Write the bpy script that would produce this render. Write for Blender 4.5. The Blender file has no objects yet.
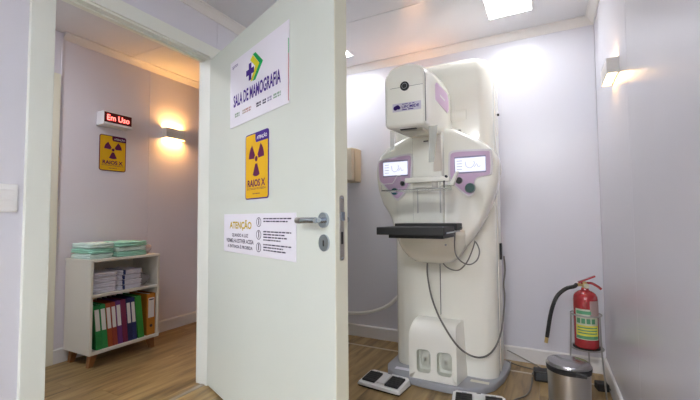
import bpy, bmesh, math, random
from mathutils import Vector, Matrix
random.seed(7)
S = bpy.context.scene
COL = S.collection

# ------------------------------------------------------------------ camera
CAM_H = 1.067
F_PX, YAW, PITCH, ROLL = 376.5, 27.655, 2.65, -0.4
_y, _p, _r = [math.radians(a) for a in (YAW, PITCH, ROLL)]
FWD = Vector((-math.sin(_y)*math.cos(_p), math.cos(_y)*math.cos(_p), math.sin(_p)))
_rt = Vector((math.cos(_y), math.sin(_y), 0)); _up = _rt.cross(FWD)
RGT = _rt*math.cos(_r) + _up*math.sin(_r)
UPV = -_rt*math.sin(_r) + _up*math.cos(_r)
cam_d = bpy.data.cameras.new('camera'); cam = bpy.data.objects.new('camera', cam_d); COL.objects.link(cam)
cam_d.sensor_width = 36.0; cam_d.lens = F_PX/700*36.0; cam_d.clip_start = 0.02
m3 = Matrix((RGT, UPV, -FWD)).transposed()
cam.matrix_world = Matrix.Translation((0, 0, CAM_H)) @ m3.to_4x4()
S.camera = cam

def at(px, py, X=None, Y=None, Z=None):
    """where the sight line of a pixel meets a plane of the room"""
    r = FWD + RGT*((px-350)/F_PX) - UPV*((py-200)/F_PX)
    t = X/r.x if X is not None else (Y/r.y if Y is not None else (Z-CAM_H)/r.z)
    return Vector((0, 0, CAM_H)) + r*t

# ------------------------------------------------------------------ world, exposure, lamp strengths
w = bpy.data.worlds.new('World'); S.world = w; w.use_nodes = True
w.node_tree.nodes['Background'].inputs[0].default_value = (0.75, 0.8, 0.9, 1)
w.node_tree.nodes['Background'].inputs[1].default_value = 0.05
S.view_settings.view_transform = 'Standard'; S.view_settings.look = 'None'
S.view_settings.gamma = 1.0; S.view_settings.use_curve_mapping = False
S.view_settings.exposure = 0.36
E_PANEL, E_NEAR, E_FILL_DOOR, E_SCONCE_CORR, E_SCONCE_ROOM, E_FILL_CORR = 25.0, 92.0, 2.5, 120.0, 20.0, 66.0

# ------------------------------------------------------------------ room dimensions
XL, XR, YB, YF, H = -1.974, 0.323, 3.09, -2.7, 2.465      # door wall, right wall, back wall, wall behind camera, ceiling
XC, XD, HC = -3.265, -2.042, 2.50                          # corridor far wall, corridor side of door wall, corridor ceiling
YC0, YC1 = -0.6, 4.3
OY0, OY1, OZ = 0.858, 1.746, 2.128                         # door opening

# ------------------------------------------------------------------ materials
MATS = {}
def mat(name, color, rough=0.5, metal=0.0, spec=0.5, coat=0.0, trans=0.0, emit=None, estr=0.0, alpha=1.0,
        noise=0.0, nscale=8.0, bump=0.0, bscale=60.0, ior=1.45):
    if name in MATS: return MATS[name]
    m = bpy.data.materials.new(name); m.use_nodes = True
    nt = m.node_tree; b = nt.nodes['Principled BSDF']
    b.inputs['Base Color'].default_value = (*color, 1)
    b.inputs['Roughness'].default_value = rough; b.inputs['Metallic'].default_value = metal
    b.inputs['Specular IOR Level'].default_value = spec; b.inputs['Coat Weight'].default_value = coat
    b.inputs['Coat Roughness'].default_value = 0.08
    b.inputs['Transmission Weight'].default_value = trans; b.inputs['Alpha'].default_value = alpha
    b.inputs['IOR'].default_value = ior
    if emit: b.inputs['Emission Color'].default_value = (*emit, 1); b.inputs['Emission Strength'].default_value = estr
    tc = nt.nodes.new('ShaderNodeTexCoord')
    if noise > 0:
        n = nt.nodes.new('ShaderNodeTexNoise'); n.inputs['Scale'].default_value = nscale; n.inputs['Detail'].default_value = 4
        nt.links.new(tc.outputs['Object'], n.inputs['Vector'])
        mx = nt.nodes.new('ShaderNodeMix'); mx.data_type = 'RGBA'
        mx.inputs[6].default_value = (*[c*(1-noise) for c in color], 1)
        mx.inputs[7].default_value = (*[min(1, c*(1+noise)) for c in color], 1)
        nt.links.new(n.outputs['Fac'], mx.inputs[0]); nt.links.new(mx.outputs[2], b.inputs['Base Color'])
    if bump > 0:
        n2 = nt.nodes.new('ShaderNodeTexNoise'); n2.inputs['Scale'].default_value = bscale; n2.inputs['Detail'].default_value = 3
        nt.links.new(tc.outputs['Object'], n2.inputs['Vector'])
        bp = nt.nodes.new('ShaderNodeBump'); bp.inputs['Strength'].default_value = bump; bp.inputs['Distance'].default_value = 0.005
        nt.links.new(n2.outputs['Fac'], bp.inputs['Height']); nt.links.new(bp.outputs['Normal'], b.inputs['Normal'])
    MATS[name] = m
    return m

WALL = mat('pvc_wall', (0.675, 0.675, 0.735), rough=0.24, spec=0.5, noise=0.015, nscale=2, bump=0.03, bscale=6)
CEIL = mat('pvc_ceiling', (0.68, 0.695, 0.73), rough=0.26, spec=0.45, noise=0.02, nscale=2)
CORW = mat('corridor_wall', (0.76, 0.73, 0.78), rough=0.40, spec=0.35, noise=0.02, nscale=2)
JOINT = mat('joint_grey', (0.55, 0.54, 0.57), rough=0.7)
TRIM = mat('white_trim', (0.74, 0.73, 0.72), rough=0.4, noise=0.02)
CASING = mat('casing_cream', (0.72, 0.75, 0.69), rough=0.4, noise=0.02)
DOORM = mat('door_white', (0.65, 0.70, 0.635), rough=0.35, noise=0.02, nscale=3)
EDGEB = mat('door_edge_cream', (0.70, 0.70, 0.57), rough=0.45)
CHROME = mat('chrome', (0.46, 0.51, 0.57), rough=0.16, metal=1.0)
STEEL = mat('brushed_steel', (0.50, 0.48, 0.45), rough=0.30, metal=1.0, noise=0.05, nscale=20)
WIRE = mat('grey_wire', (0.42, 0.42, 0.42), rough=0.4, metal=0.8)
DARK = mat('black_plastic', (0.015, 0.015, 0.017), rough=0.45)
BLACKM = mat('black_matt', (0.022, 0.022, 0.022), rough=0.55)
GREYP = mat('grey_base', (0.36, 0.37, 0.40), rough=0.5, noise=0.03)
MACH = mat('machine_white', (0.94, 0.93, 0.84), rough=0.22, coat=0.5, noise=0.01)
MACH2 = mat('machine_cream', (0.92, 0.89, 0.77), rough=0.25, coat=0.4, noise=0.01)
LILAC = mat('lilac_panel', (0.66, 0.47, 0.66), rough=0.4)
RIM = mat('panel_rim', (0.80, 0.77, 0.79), rough=0.4)
SCREEN = mat('screen', (0.02, 0.02, 0.03), rough=0.3, emit=(0.78, 0.80, 1.0), estr=0.95)
SCRINK = mat('screen_ink', (0.1, 0.11, 0.2), rough=0.4)
SCRBAR = mat('screen_bar', (0.30, 0.28, 0.42), rough=0.4)
CLEAR = mat('clear_plastic', (0.93, 0.96, 0.96), rough=0.06, trans=1.0, ior=1.12)
CABLE = mat('grey_cable', (0.17, 0.16, 0.145), rough=0.5)
WHITEP = mat('white_plastic', (0.80, 0.80, 0.80), rough=0.35)
PAPER = mat('paper_white', (0.80, 0.79, 0.86), rough=0.5)
PURPLE = mat('ink_purple', (0.065, 0.03, 0.24), rough=0.8, spec=0.15)
MAROON = mat('ink_maroon', (0.12, 0.02, 0.08), rough=0.8, spec=0.15)
YELLOW = mat('poster_yellow', (0.72, 0.42, 0.015), rough=0.7, spec=0.2)
GREEN = mat('ink_green', (0.015, 0.36, 0.10), rough=0.8, spec=0.15)
LYEL = mat('ink_lime', (0.66, 0.60, 0.03), rough=0.8, spec=0.15)
GOLD = mat('ink_gold', (0.56, 0.40, 0.03), rough=0.8, spec=0.15)
LOGOG = mat('logo_green', (0.25, 0.36, 0.28)); LOGOB = mat('logo_brown', (0.36, 0.28, 0.20)); LOGOR = mat('logo_red', (0.45, 0.25, 0.24))
INK = mat('ink_grey', (0.06, 0.05, 0.09), rough=0.8, spec=0.15)
REDINK = mat('ink_red', (0.45, 0.08, 0.08), rough=0.5)
RED = mat('extinguisher_red', (0.36, 0.03, 0.035), rough=0.25, coat=0.4)
LABG = mat('label_green', (0.10, 0.32, 0.16), rough=0.45)
LABY = mat('label_yellow', (0.72, 0.66, 0.08), rough=0.45)
BRASS = mat('brass', (0.60, 0.45, 0.20), rough=0.35, metal=0.9)
LEGW = mat('leg_wood', (0.26, 0.12, 0.045), rough=0.5, noise=0.2, nscale=20)
CABW = mat('cabinet_white', (0.72, 0.70, 0.62), rough=0.4, noise=0.02)
MINT = mat('mint_cloth', (0.34, 0.66, 0.52), rough=0.9, noise=0.12, nscale=14, bump=0.5, bscale=50)
MINT2 = mat('pale_mint_cloth', (0.62, 0.78, 0.72), rough=0.9, noise=0.10, nscale=14, bump=0.5, bscale=50)
LINEN = mat('white_linen', (0.72, 0.72, 0.82), rough=0.9, noise=0.10, nscale=16, bump=0.5, bscale=50)
NAVY = mat('navy', (0.03, 0.05, 0.16), rough=0.7)
BAG = mat('clear_bag', (0.75, 0.75, 0.80), rough=0.25, alpha=0.35, bump=0.8, bscale=25)
BEIGE = mat('beige_box', (0.60, 0.53, 0.38), rough=0.45)
PANEL_E = mat('led_panel', (0.9, 0.9, 0.9), emit=(0.97, 0.98, 1.0), estr=E_PANEL)
FILL_E = mat('fill_panel', (0.9, 0.9, 0.9), emit=(0.95, 0.975, 1.0), estr=E_NEAR)
FILL_DOOR_E = mat('fill_panel_door', (0.9, 0.9, 0.9), emit=(0.95, 0.975, 1.0), estr=E_FILL_DOOR)
FILL_CORR_E = mat('fill_panel_corridor', (0.9, 0.9, 0.9), emit=(0.95, 0.95, 1.0), estr=E_FILL_CORR)
SCON_C = mat('warm_tube', (0.9, 0.8, 0.6), emit=(1.0, 0.48, 0.13), estr=E_SCONCE_CORR)
SCON_R = mat('warm_tube_room', (0.9, 0.8, 0.6), emit=(1.0, 0.62, 0.28), estr=E_SCONCE_ROOM)
SCON_B = mat('warm_tube_back', (0.9, 0.8, 0.6), emit=(1.0, 0.50, 0.24), estr=30.0)
LEDRED = mat('led_red', (0.3, 0.02, 0.02), emit=(1.0, 0.12, 0.10), estr=5.0)
LEDBACK = mat('led_back', (0.10, 0.008, 0.008), rough=0.35)

def wood_floor():
    m = bpy.data.materials.new('laminate_plank'); m.use_nodes = True
    nt = m.node_tree; b = nt.nodes['Principled BSDF']; L = nt.links
    tc = nt.nodes.new('ShaderNodeTexCoord'); oi = nt.nodes.new('ShaderNodeObjectInfo')
    off = nt.nodes.new('ShaderNodeVectorMath'); off.operation = 'MULTIPLY_ADD'
    off.inputs[1].default_value = (1, 1, 1)
    comb = nt.nodes.new('ShaderNodeCombineXYZ'); mul = nt.nodes.new('ShaderNodeMath'); mul.operation = 'MULTIPLY'; mul.inputs[1].default_value = 37
    L.new(oi.outputs['Random'], mul.inputs[0]); L.new(mul.outputs[0], comb.inputs['X']); L.new(mul.outputs[0], comb.inputs['Y'])
    L.new(tc.outputs['Object'], off.inputs[0]); L.new(comb.outputs[0], off.inputs[2])
    mp = nt.nodes.new('ShaderNodeMapping'); mp.inputs['Scale'].default_value = (9, 1.1, 1); L.new(off.outputs[0], mp.inputs['Vector'])
    n = nt.nodes.new('ShaderNodeTexNoise'); n.inputs['Scale'].default_value = 2.2; n.inputs['Detail'].default_value = 7; n.inputs['Distortion'].default_value = 0.6
    L.new(mp.outputs[0], n.inputs['Vector'])
    cr = nt.nodes.new('ShaderNodeValToRGB'); e = cr.color_ramp.elements
    e[0].position = 0.30; e[0].color = (0.150, 0.095, 0.042, 1); e[1].position = 0.72; e[1].color = (0.41, 0.29, 0.13, 1)
    x = cr.color_ramp.elements.new(0.5); x.color = (0.30, 0.20, 0.083, 1)
    L.new(n.outputs['Fac'], cr.inputs['Fac'])
    hsv = nt.nodes.new('ShaderNodeHueSaturation'); mr = nt.nodes.new('ShaderNodeMapRange')
    mr.inputs['To Min'].default_value = 0.86; mr.inputs['To Max'].default_value = 1.14
    L.new(oi.outputs['Random'], mr.inputs['Value']); L.new(mr.outputs[0], hsv.inputs['Value']); L.new(cr.outputs[0], hsv.inputs['Color'])
    L.new(hsv.outputs[0], b.inputs['Base Color']); b.inputs['Roughness'].default_value = 0.38
    return m
PLANK = wood_floor()

# ------------------------------------------------------------------ mesh helpers
def bm_box(x0, x1, y0, y1, z0, z1, bev=0.0, seg=2, bm=None):
    t = bmesh.new(); bmesh.ops.create_cube(t, size=1)
    for v in t.verts: v.co = Vector(((x0+x1)/2+v.co.x*(x1-x0), (y0+y1)/2+v.co.y*(y1-y0), (z0+z1)/2+v.co.z*(z1-z0)))
    if bev: bmesh.ops.bevel(t, geom=t.edges[:], offset=bev, segments=seg, profile=0.5, affect='EDGES')
    return join(bm, t)
def join(bm, t):
    if bm is None: return t
    me = bpy.data.meshes.new('tmp'); t.to_mesh(me); t.free(); bm.from_mesh(me); bpy.data.meshes.remove(me)
    return bm
def bm_loft(rings, cap=True, closed=True, bm=None):
    t = bmesh.new(); R = [[t.verts.new(p) for p in r] for r in rings]
    n = len(rings[0])
    for a, b in zip(R, R[1:]):
        for i in range(n if closed else n-1):
            j = (i+1) % n; t.faces.new((a[i], a[j], b[j], b[i]))
    if cap: t.faces.new(list(reversed(R[0]))); t.faces.new(R[-1])
    bmesh.ops.recalc_face_normals(t, faces=t.faces[:])
    return join(bm, t)
def bm_prism(pts, axis, a, b, bev=0.0, seg=2, bm=None):
    """polygon pts extruded along an axis: 'x' pts=(y,z), 'y' pts=(x,z), 'z' pts=(x,y)"""
    f = {'x': lambda p, d: (d, p[0], p[1]), 'y': lambda p, d: (p[0], d, p[1]), 'z': lambda p, d: (p[0], p[1], d)}[axis]
    t = bm_loft([[f(p, a) for p in pts], [f(p, b) for p in pts]])
    if bev:
        bmesh.ops.bevel(t, geom=[e for e in t.edges if abs(getattr(e.verts[0].co, axis)-getattr(e.verts[1].co, axis)) < 1e-6],
                        offset=bev, segments=seg, profile=0.5, affect='EDGES')
    return join(bm, t)
def bm_tube(pts, r, n=8, smooth=4, bm=None, taper=None):
    P = [Vector(p) for p in pts]
    if smooth and len(P) > 2:
        Q = []
        for i in range(len(P)-1):
            p0, p1, p2, p3 = P[max(i-1, 0)], P[i], P[i+1], P[min(i+2, len(P)-1)]
            for k in range(smooth):
                t = k/smooth
                Q.append(0.5*((2*p1)+(-p0+p2)*t+(2*p0-5*p1+4*p2-p3)*t*t+(-p0+3*p1-3*p2+p3)*t**3))
        P = Q+[P[-1]]
    rings = []; up = None
    for i, p in enumerate(P):
        d = (P[min(i+1, len(P)-1)]-P[max(i-1, 0)]).normalized()
        if up is None: up = d.orthogonal().normalized()
        up = (up-d*up.dot(d)).normalized(); sd = d.cross(up)
        rr = r if taper is None else r*(1+(taper-1)*i/(len(P)-1))
        rings.append([p+(up*math.cos(2*math.pi*k/n)+sd*math.sin(2*math.pi*k/n))*rr for k in range(n)])
    return bm_loft(rings, bm=bm)
def bm_lathe(prof, n=32, c=(0, 0), bm=None):
    return bm_loft([[(c[0]+r*math.cos(2*math.pi*k/n), c[1]+r*math.sin(2*math.pi*k/n), z) for k in range(n)] for r, z in prof], bm=bm)
def bm_disc_y(cx, cz, r, y0, y1, n=24, bm=None, squash=1.0):
    return bm_prism([(cx+r*math.cos(2*math.pi*k/n), cz+r*squash*math.sin(2*math.pi*k/n)) for k in range(n)], 'y', y0, y1, bm=bm)
def rrect(x0, x1, z0, z1, r, n=5):
    out = []
    for cx, cz, a0 in ((x1-r, z1-r, 0), (x0+r, z1-r, 90), (x0+r, z0+r, 180), (x1-r, z0+r, 270)):
        for k in range(n+1):
            a = math.radians(a0+90*k/n); out.append((cx+r*math.cos(a), cz+r*math.sin(a)))
    return out
def smooth_poly(pts, k=4):
    n = len(pts); out = []
    for i in range(n):
        p0, p1, p2, p3 = [Vector(pts[(i+j-1) % n]) for j in range(4)]
        for q in range(k):
            t = q/k
            out.append(0.5*((2*p1)+(-p0+p2)*t+(2*p0-5*p1+4*p2-p3)*t*t+(-p0+3*p1-3*p2+p3)*t**3))
    return out

def obj(name, bm, m, parent=None, smooth=False, mods=None):
    me = bpy.data.meshes.new(name); bm.to_mesh(me); bm.free(); me.materials.append(m)
    if smooth:
        for p in me.polygons: p.use_smooth = True
        if smooth != 'all': me.set_sharp_from_angle(angle=math.radians(38))
    o = bpy.data.objects.new(name, me); COL.objects.link(o)
    if parent: o.parent = parent
    return o
def tag(o, label, cat, group=None, kind=None):
    o['label'] = label; o['category'] = cat
    if group: o['group'] = group
    if kind: o['kind'] = kind
    return o
def thing(name, loc, rz, label, cat, group=None, kind=None):
    o = bpy.data.objects.new(name, None); COL.objects.link(o); o.empty_display_size = 0.05
    o.location = loc; o.rotation_euler = (0, 0, math.radians(rz))
    return tag(o, label, cat, group, kind)
def struct(name, bm, m, label, cat, smooth=False):
    return tag(obj(name, bm, m, None, smooth), label, cat, None, 'structure')
def text_bm(s, x0, x1, z0, z1, y, depth=0.0006, bm=None, slant=0.0, bold=0.0):
    """lettering fitted into a rectangle of the local x-z plane, facing -y"""
    cu = bpy.data.curves.new('t', 'FONT'); cu.body = s; cu.size = 1; cu.offset = bold; cu.resolution_u = 3
    o = bpy.data.objects.new('t', cu); COL.objects.link(o)
    bpy.context.view_layer.update()
    me = bpy.data.meshes.new_from_object(o.evaluated_get(bpy.context.evaluated_depsgraph_get()))
    bpy.data.objects.remove(o); bpy.data.curves.remove(cu)
    t = bmesh.new(); t.from_mesh(me); bpy.data.meshes.remove(me)
    xs = [v.co.x for v in t.verts]; ys = [v.co.y for v in t.verts]
    ax, bx_, ay, by = min(xs), max(xs), min(ys), max(ys)
    for v in t.verts:
        u = (v.co.x-ax)/(bx_-ax); q = (v.co.y-ay)/(by-ay)
        v.co = Vector((x0+u*(x1-x0)+slant*q, y, z0+q*(z1-z0)))
    return join(bm, t)
def words_bm(x0, x1, z, h, y, bm=None):
    """a line of print too small to read: word-length strokes"""
    t = bm or bmesh.new(); x = x0
    while x < x1-0.004:
        l = min(random.uniform(0.012, 0.04), x1-x); bm_box(x, x+l, y, y+0.0006, z, z+h, bm=t); x += l+0.006
    return t

# ------------------------------------------------------------------ the setting
# floor: sub-floor with laminate planks laid along the door wall
sub = struct('floor', bm_box(XC, XR+0.1, YF-0.1, YB+0.1, -0.06, -0.0125), JOINT, 'brown wood-look laminate plank floor of the room and corridor', 'floor')
PW, PL = 0.19, 1.28
plank_meshes = {}
def plank(x0, x1, y0, y1):
    key = (round(x1-x0, 3), round(y1-y0, 3))
    if key not in plank_meshes:
        t = bm_box(-key[0]/2+0.0006, key[0]/2-0.0006, -key[1]/2+0.0006, key[1]/2-0.0006, -0.012, 0.0)
        me = bpy.data.meshes.new('plank'); t.to_mesh(me); t.free(); me.materials.append(PLANK); plank_meshes[key] = me
    o = bpy.data.objects.new('plank', plank_meshes[key]); COL.objects.link(o); o.parent = sub
    o.location = ((x0+x1)/2, (y0+y1)/2, 0)
def lay(xa, xb, ya, yb, seed):
    i = 0; x = xa
    while x < xb-0.02:
        xe = min(x+PW, xb); y = ya-((i*0.47+seed) % 1.0)*PL
        while y < yb:
            a, b = max(y, ya), min(y+PL, yb)
            if b-a > 0.02: plank(x, xe, a, b)
            y += PL
        x = xe; i += 1
YS = 2.868
lay(XL, XR, YF, YS-0.008, 0.2); lay(XL, XR, YS+0.008, YB, 0.7); lay(XC, XD, YC0, YB, 0.55); lay(XD, -2.002, OY0, OY1, 0.1)
struct('trim_1', bm_box(XL+0.02, XR, YS-0.008, YS+0.008, -0.012, 0.004, 0.002), mat('pale_strip', (0.52, 0.46, 0.36), rough=0.4), 'thin pale joint strip across the laminate floor before the back wall', 'floor strip')
struct('trim_2', bm_box(-2.002, XL, OY0, OY1, -0.012, 0.006, 0.003), mat('threshold_grey', (0.30, 0.26, 0.20), rough=0.5, noise=0.05), 'grey brown threshold strip on the floor of the doorway', 'threshold')
struct('floor', bm_box(XC, XD, YB+0.1, YC1, -0.06, 0), PLANK, 'brown laminate floor at the far end of the corridor', 'floor')

def panelled(root, boxes, m, gap=0.0009):
    for x0, x1, y0, y1, z0, z1, ax in boxes:
        g = [gap if a != ax else 0 for a in 'xyz']
        obj('wall_panel', bm_box(x0+g[0], x1-g[0], y0+g[1], y1-g[1], z0+g[2], z1-g[2], 0.0008, 1), m, root)
T = 0.008
wb = struct('wall_back', bm_box(XL-0.1, XR+0.1, YB+T, YB+0.1, 0, H), JOINT, 'glossy pale lavender panelled wall behind the tall white machine', 'wall')
panelled(wb, [(a, b, YB, YB+T, 0, H, 'y') for a, b in ((XL, XR),)], WALL)
wr = struct('wall_right', bm_box(XR+T, XR+0.1, YF-0.1, YB+0.1, 0, H), JOINT, 'glossy lavender grey panelled wall beside the fire extinguisher', 'wall')
panelled(wr, [(XR, XR+T, a, b, 0, H, 'x') for a, b in ((YF, -2.02), (-2.02, -1.62), (-1.62, -0.42), (-0.42, 0.78), (0.78, 1.98), (1.98, YB))], WALL)
wl = struct('wall_left', join(join(bm_box(XD+T, XL-T, YF-0.1, OY0-0.012, 0, H), bm_box(XD+T, XL-T, OY1+0.012, YB+0.1, 0, H)), bm_box(XD+T, XL-T, OY0-0.012, OY1+0.012, OZ+0.012, H)), JOINT, 'lavender panelled wall that holds the doorway and light switch', 'wall')
panelled(wl, [(XL-T, XL, YF, -0.38, 0, H, 'x'), (XL-T, XL, -0.38, OY0-0.012, 0, H, 'x'), (XL-T, XL, OY0-0.012, 1.82, OZ+0.012, H, 'x'),
              (XL-T, XL, OY1+0.012, 1.82, 0, OZ+0.012, 'x'), (XL-T, XL, 1.82, YB, 0, H, 'x'),
              (XD, XD+T, YC0, OY0-0.012, 0, H, 'x'), (XD, XD+T, OY1+0.012, YB+0.1, 0, H, 'x'), (XD, XD+T, OY0-0.012, OY1+0.012, OZ+0.012, H, 'x')], WALL)
struct('wall_front', bm_box(XL-0.1, XR+0.1, YF-0.1, YF, 0, H), WALL, 'plain lavender wall of the room facing the machine', 'wall')
wc = struct('wall_corridor', bm_box(XC-0.1, XC-T, YC0-0.1, YC1+0.1, 0, HC), JOINT, 'pale corridor wall carrying the lit red sign and yellow poster', 'wall')
panelled(wc, [(XC-T, XC, a, b, 0, HC, 'x') for a, b in ((YC0, 1.008), (1.008, 2.208), (2.208, 3.408), (3.408, YC1))], CORW)
struct('wall_corridor_end', bm_box(XC-0.1, XD+0.1, YC1, YC1+0.1, 0, HC), CORW, 'pale wall closing the far end of the corridor', 'wall')
struct('wall_corridor_near', bm_box(XC-0.1, XD+0.1, YC0-0.1, YC0, 0, HC), CORW, 'pale wall closing the near end of the corridor', 'wall')
struct('wall_corridor_side', bm_box(XD, XD+0.1, YB+0.1, YC1+0.1, 0, HC), CORW, 'pale corridor wall beyond the machine room', 'wall')
ce = struct('ceiling', bm_box(XD, XR+0.1, YF-0.1, YB+0.1, H+T, H+0.08), JOINT, 'pale panelled ceiling of the machine room with square light panels', 'ceiling')
cuts = [YF, -2.46, -1.26, -0.06, 1.14, 2.342, YB]
for a, b in zip(cuts, cuts[1:]): obj('ceiling_panel', bm_box(XL, XR, a+0.0016, b-0.0016, H, H+T, 0.0008, 1), CEIL, ce)
cc = struct('ceiling', bm_box(XC-0.1, XD, YC0-0.1, YC1+0.1, HC+T, HC+0.08), JOINT, 'pale panelled corridor ceiling lit warm by the wall lamp', 'ceiling')
cuts = [YC0, 0.80, 2.0, 3.2, YC1]
for a, b in zip(cuts, cuts[1:]): obj('ceiling_panel', bm_box(XC, XD, a+0.0016, b-0.0016, HC, HC+T, 0.0008, 1), CEIL, cc)

# baseboards
def base_prof(h=0.103, t=0.014): return [(0, 0), (t, 0), (t, h-0.008), (t-0.006, h), (0, h)]
struct('baseboard_back', bm_prism([(YB-a, z) for a, z in base_prof()], 'x', XL, XR-0.014), TRIM, 'white baseboard along the back wall behind the machine', 'baseboard')
struct('baseboard_right', bm_prism([(XR-a, z) for a, z in base_prof(0.11)], 'y', YF, YB), TRIM, 'white baseboard along the glossy right wall', 'baseboard')
struct('baseboard_left', join(bm_prism([(XL+a, z) for a, z in base_prof()], 'y', YF, OY0-0.10), bm_prism([(XL+a, z) for a, z in base_prof()], 'y', OY1+0.10, YB-0.014)), TRIM, 'white baseboard on the doorway wall inside the room', 'baseboard')
struct('baseboard_corridor', bm_prism([(XC+a, z) for a, z in base_prof(0.106)], 'y', 1.465, YC1), TRIM, 'white baseboard along the corridor wall behind the cabinet', 'baseboard')
# cornices
def corn(h=0.055, d=0.05): return [(0, 0), (0, -h), (0.008, -h), (0.012, -h+0.008), (d*0.55, -h*0.45), (d-0.010, -0.012), (d, -0.008), (d, 0)]
struct('trim_3', bm_prism([(YB-a, H+z) for a, z in corn()], 'x', XL, XR), TRIM, 'moulded cornice between ceiling and back wall', 'cornice')
struct('trim_4', bm_prism([(XR-a, H+z) for a, z in corn()], 'y', YF, YB), TRIM, 'moulded cornice between ceiling and glossy right wall', 'cornice')
struct('trim_5', bm_prism([(XL+a, H+z) for a, z in corn()], 'y', YF, YB), TRIM, 'moulded cornice above the doorway inside the room', 'cornice')
struct('trim_6', bm_prism([(XC+a, HC+z) for a, z in corn(0.048)], 'y', 1.49, YC1), TRIM, 'moulded cornice along the top of the corridor wall', 'cornice')
struct('trim_7', bm_box(XC, XC+0.006, 1.483, 1.50, 0.106, HC-0.002, 0.002), CORW, 'narrow white vertical cable duct on the corridor wall', 'cable duct')

# door frame of the doorway
fr = thing('trim_8', (XL, OY0, 0), 0, 'cream white wooden frame of the doorway between room and corridor', 'door frame', None, 'structure')
CW, CT = 0.088, 0.022
def fr_part(name, *a, bev=0.003): obj(name, bm_box(a[0]-XL, a[1]-XL, a[2]-OY0, a[3]-OY0, a[4], a[5], bev), CASING, fr)
fr_part('casing', XL, XL+CT, OY0-CW, OY0+0.004, 0, OZ+0.008)
fr_part('casing', XL, XL+CT, OY1-0.004, OY1+CW, 0, OZ+0.008)
fr_part('casing', XL, XL+CT, OY0-CW, OY1+CW, OZ+0.008, OZ+CW)
fr_part('jamb', XD-0.004, XL+0.010, OY0-0.0115, OY0, 0, OZ+0.006)
fr_part('jamb', XD-0.004, XL+0.010, OY1, OY1+0.0115, 0, OZ+0.006)
fr_part('head_jamb', XD-0.004, XL+0.010, OY0+0.0005, OY1-0.0005, OZ-0.004, OZ+0.0115)
fr_part('door_stop', XD+0.004, XD+0.04, OY0+0.0005, OY1-0.0005, OZ-0.012, OZ-0.004)
fr_part('casing', XD-0.014, XD, OY0-CW, OY0+0.002, 0, OZ+0.006)
fr_part('casing', XD-0.014, XD, OY1-0.002, OY1+CW, 0, OZ+0.006)
fr_part('casing', XD-0.014, XD, OY0-CW, OY1+CW, OZ+0.006, OZ+CW)

# corridor door across the way, only its casing edge shows past the frame
cd = thing('door_2', (XC, 1.05, 0), 0, 'cream door and casing on the corridor wall left of the cabinet', 'door', None, 'structure')
obj('casing', bm_box(0, 0.02, 0.345, 0.428, 0, 2.17, 0.003), mat('corridor_casing', (0.80, 0.78, 0.64), rough=0.4), cd)
obj('casing', bm_box(0, 0.02, -0.50, -0.43, 0, 2.17, 0.003), CASING, cd)
obj('casing', bm_box(0, 0.02, -0.43, 0.345, 2.10, 2.17, 0.003), CASING, cd)
obj('door_leaf', bm_box(0, 0.010, -0.43, 0.345, 0.005, 2.10, 0.002), DOORM, cd)
obj('handle', bm_tube([(0.01, 0.28, 1.05), (0.06, 0.28, 1.05), (0.06, 0.16, 1.05)], 0.009), CHROME, cd, True)

# the open door
DW, DT, DZ = 1.337, 0.060, 2.114
dr = thing('door_1', (-1.952, 1.741, 0), -22, 'white door leaf standing open with three signs and chrome lever', 'door', None, 'structure')
obj('door_leaf', bm_box(0, DW-0.004, 0, DT, 0.012, DZ, 0.0015, 1), DOORM, dr)
obj('edge_band', bm_box(DW-0.004, DW, 0.0, DT, 0.012, DZ, 0.001, 1), EDGEB, dr)
lp = obj('lock_plate', bm_prism([(y, z) for y, z in rrect(0.019, 0.041, 0.902, 1.152, 0.0108)], 'x', DW, DW+0.0025), STEEL, dr)
obj('latch', bm_prism([(0.022, 1.055), (0.038, 1.055), (0.038, 1.088), (0.022, 1.088)], 'x', DW+0.0025, DW+0.010), CHROME, lp)
obj('bolt_slot', bm_box(DW+0.0025, DW+0.0032, 0.025, 0.035, 0.965, 1.012), BLACKM, lp)
for z in (0.912, 1.142): obj('screw', bm_lathe([(0.0035, DW+0.0025), (0.0035, DW+0.004)], 10), CHROME, lp).matrix_local = Matrix.Translation((0, 0.030, z)) @ Matrix.Rotation(math.pi/2, 4, 'Y')
def lever(side):
    y0 = 0 if side < 0 else DT
    rs = obj('rosette', bm_disc_y(1.268, 1.057, 0.030, y0, y0+side*0.012), CHROME, dr, True)
    h = bm_tube([(1.268, y0+side*0.01, 1.057), (1.268, y0+side*0.045, 1.057)], 0.011, 12, 0)
    bm_tube([(1.275, y0+side*0.050, 1.057), (1.23, y0+side*0.053, 1.057), (1.185, y0+side*0.053, 1.056)], 0.0125, 12, bm=h)
    hd = obj('handle', h, CHROME, dr, True)
    obj('handle_grip', bm_tube([(1.186, y0+side*0.053, 1.056), (1.150, y0+side*0.053, 1.056)], 0.0132, 12, 0), STEEL, hd, True)
    ky = obj('keyhole_plate', bm_disc_y(1.268, 0.968, 0.033, y0, y0+side*0.007), CHROME, dr, True)
    obj('keyhole', bm_box(1.265, 1.271, y0+side*0.007, y0+side*0.0085, 0.955, 0.978), BLACKM, ky)
lever(-1); lever(1)

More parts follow.
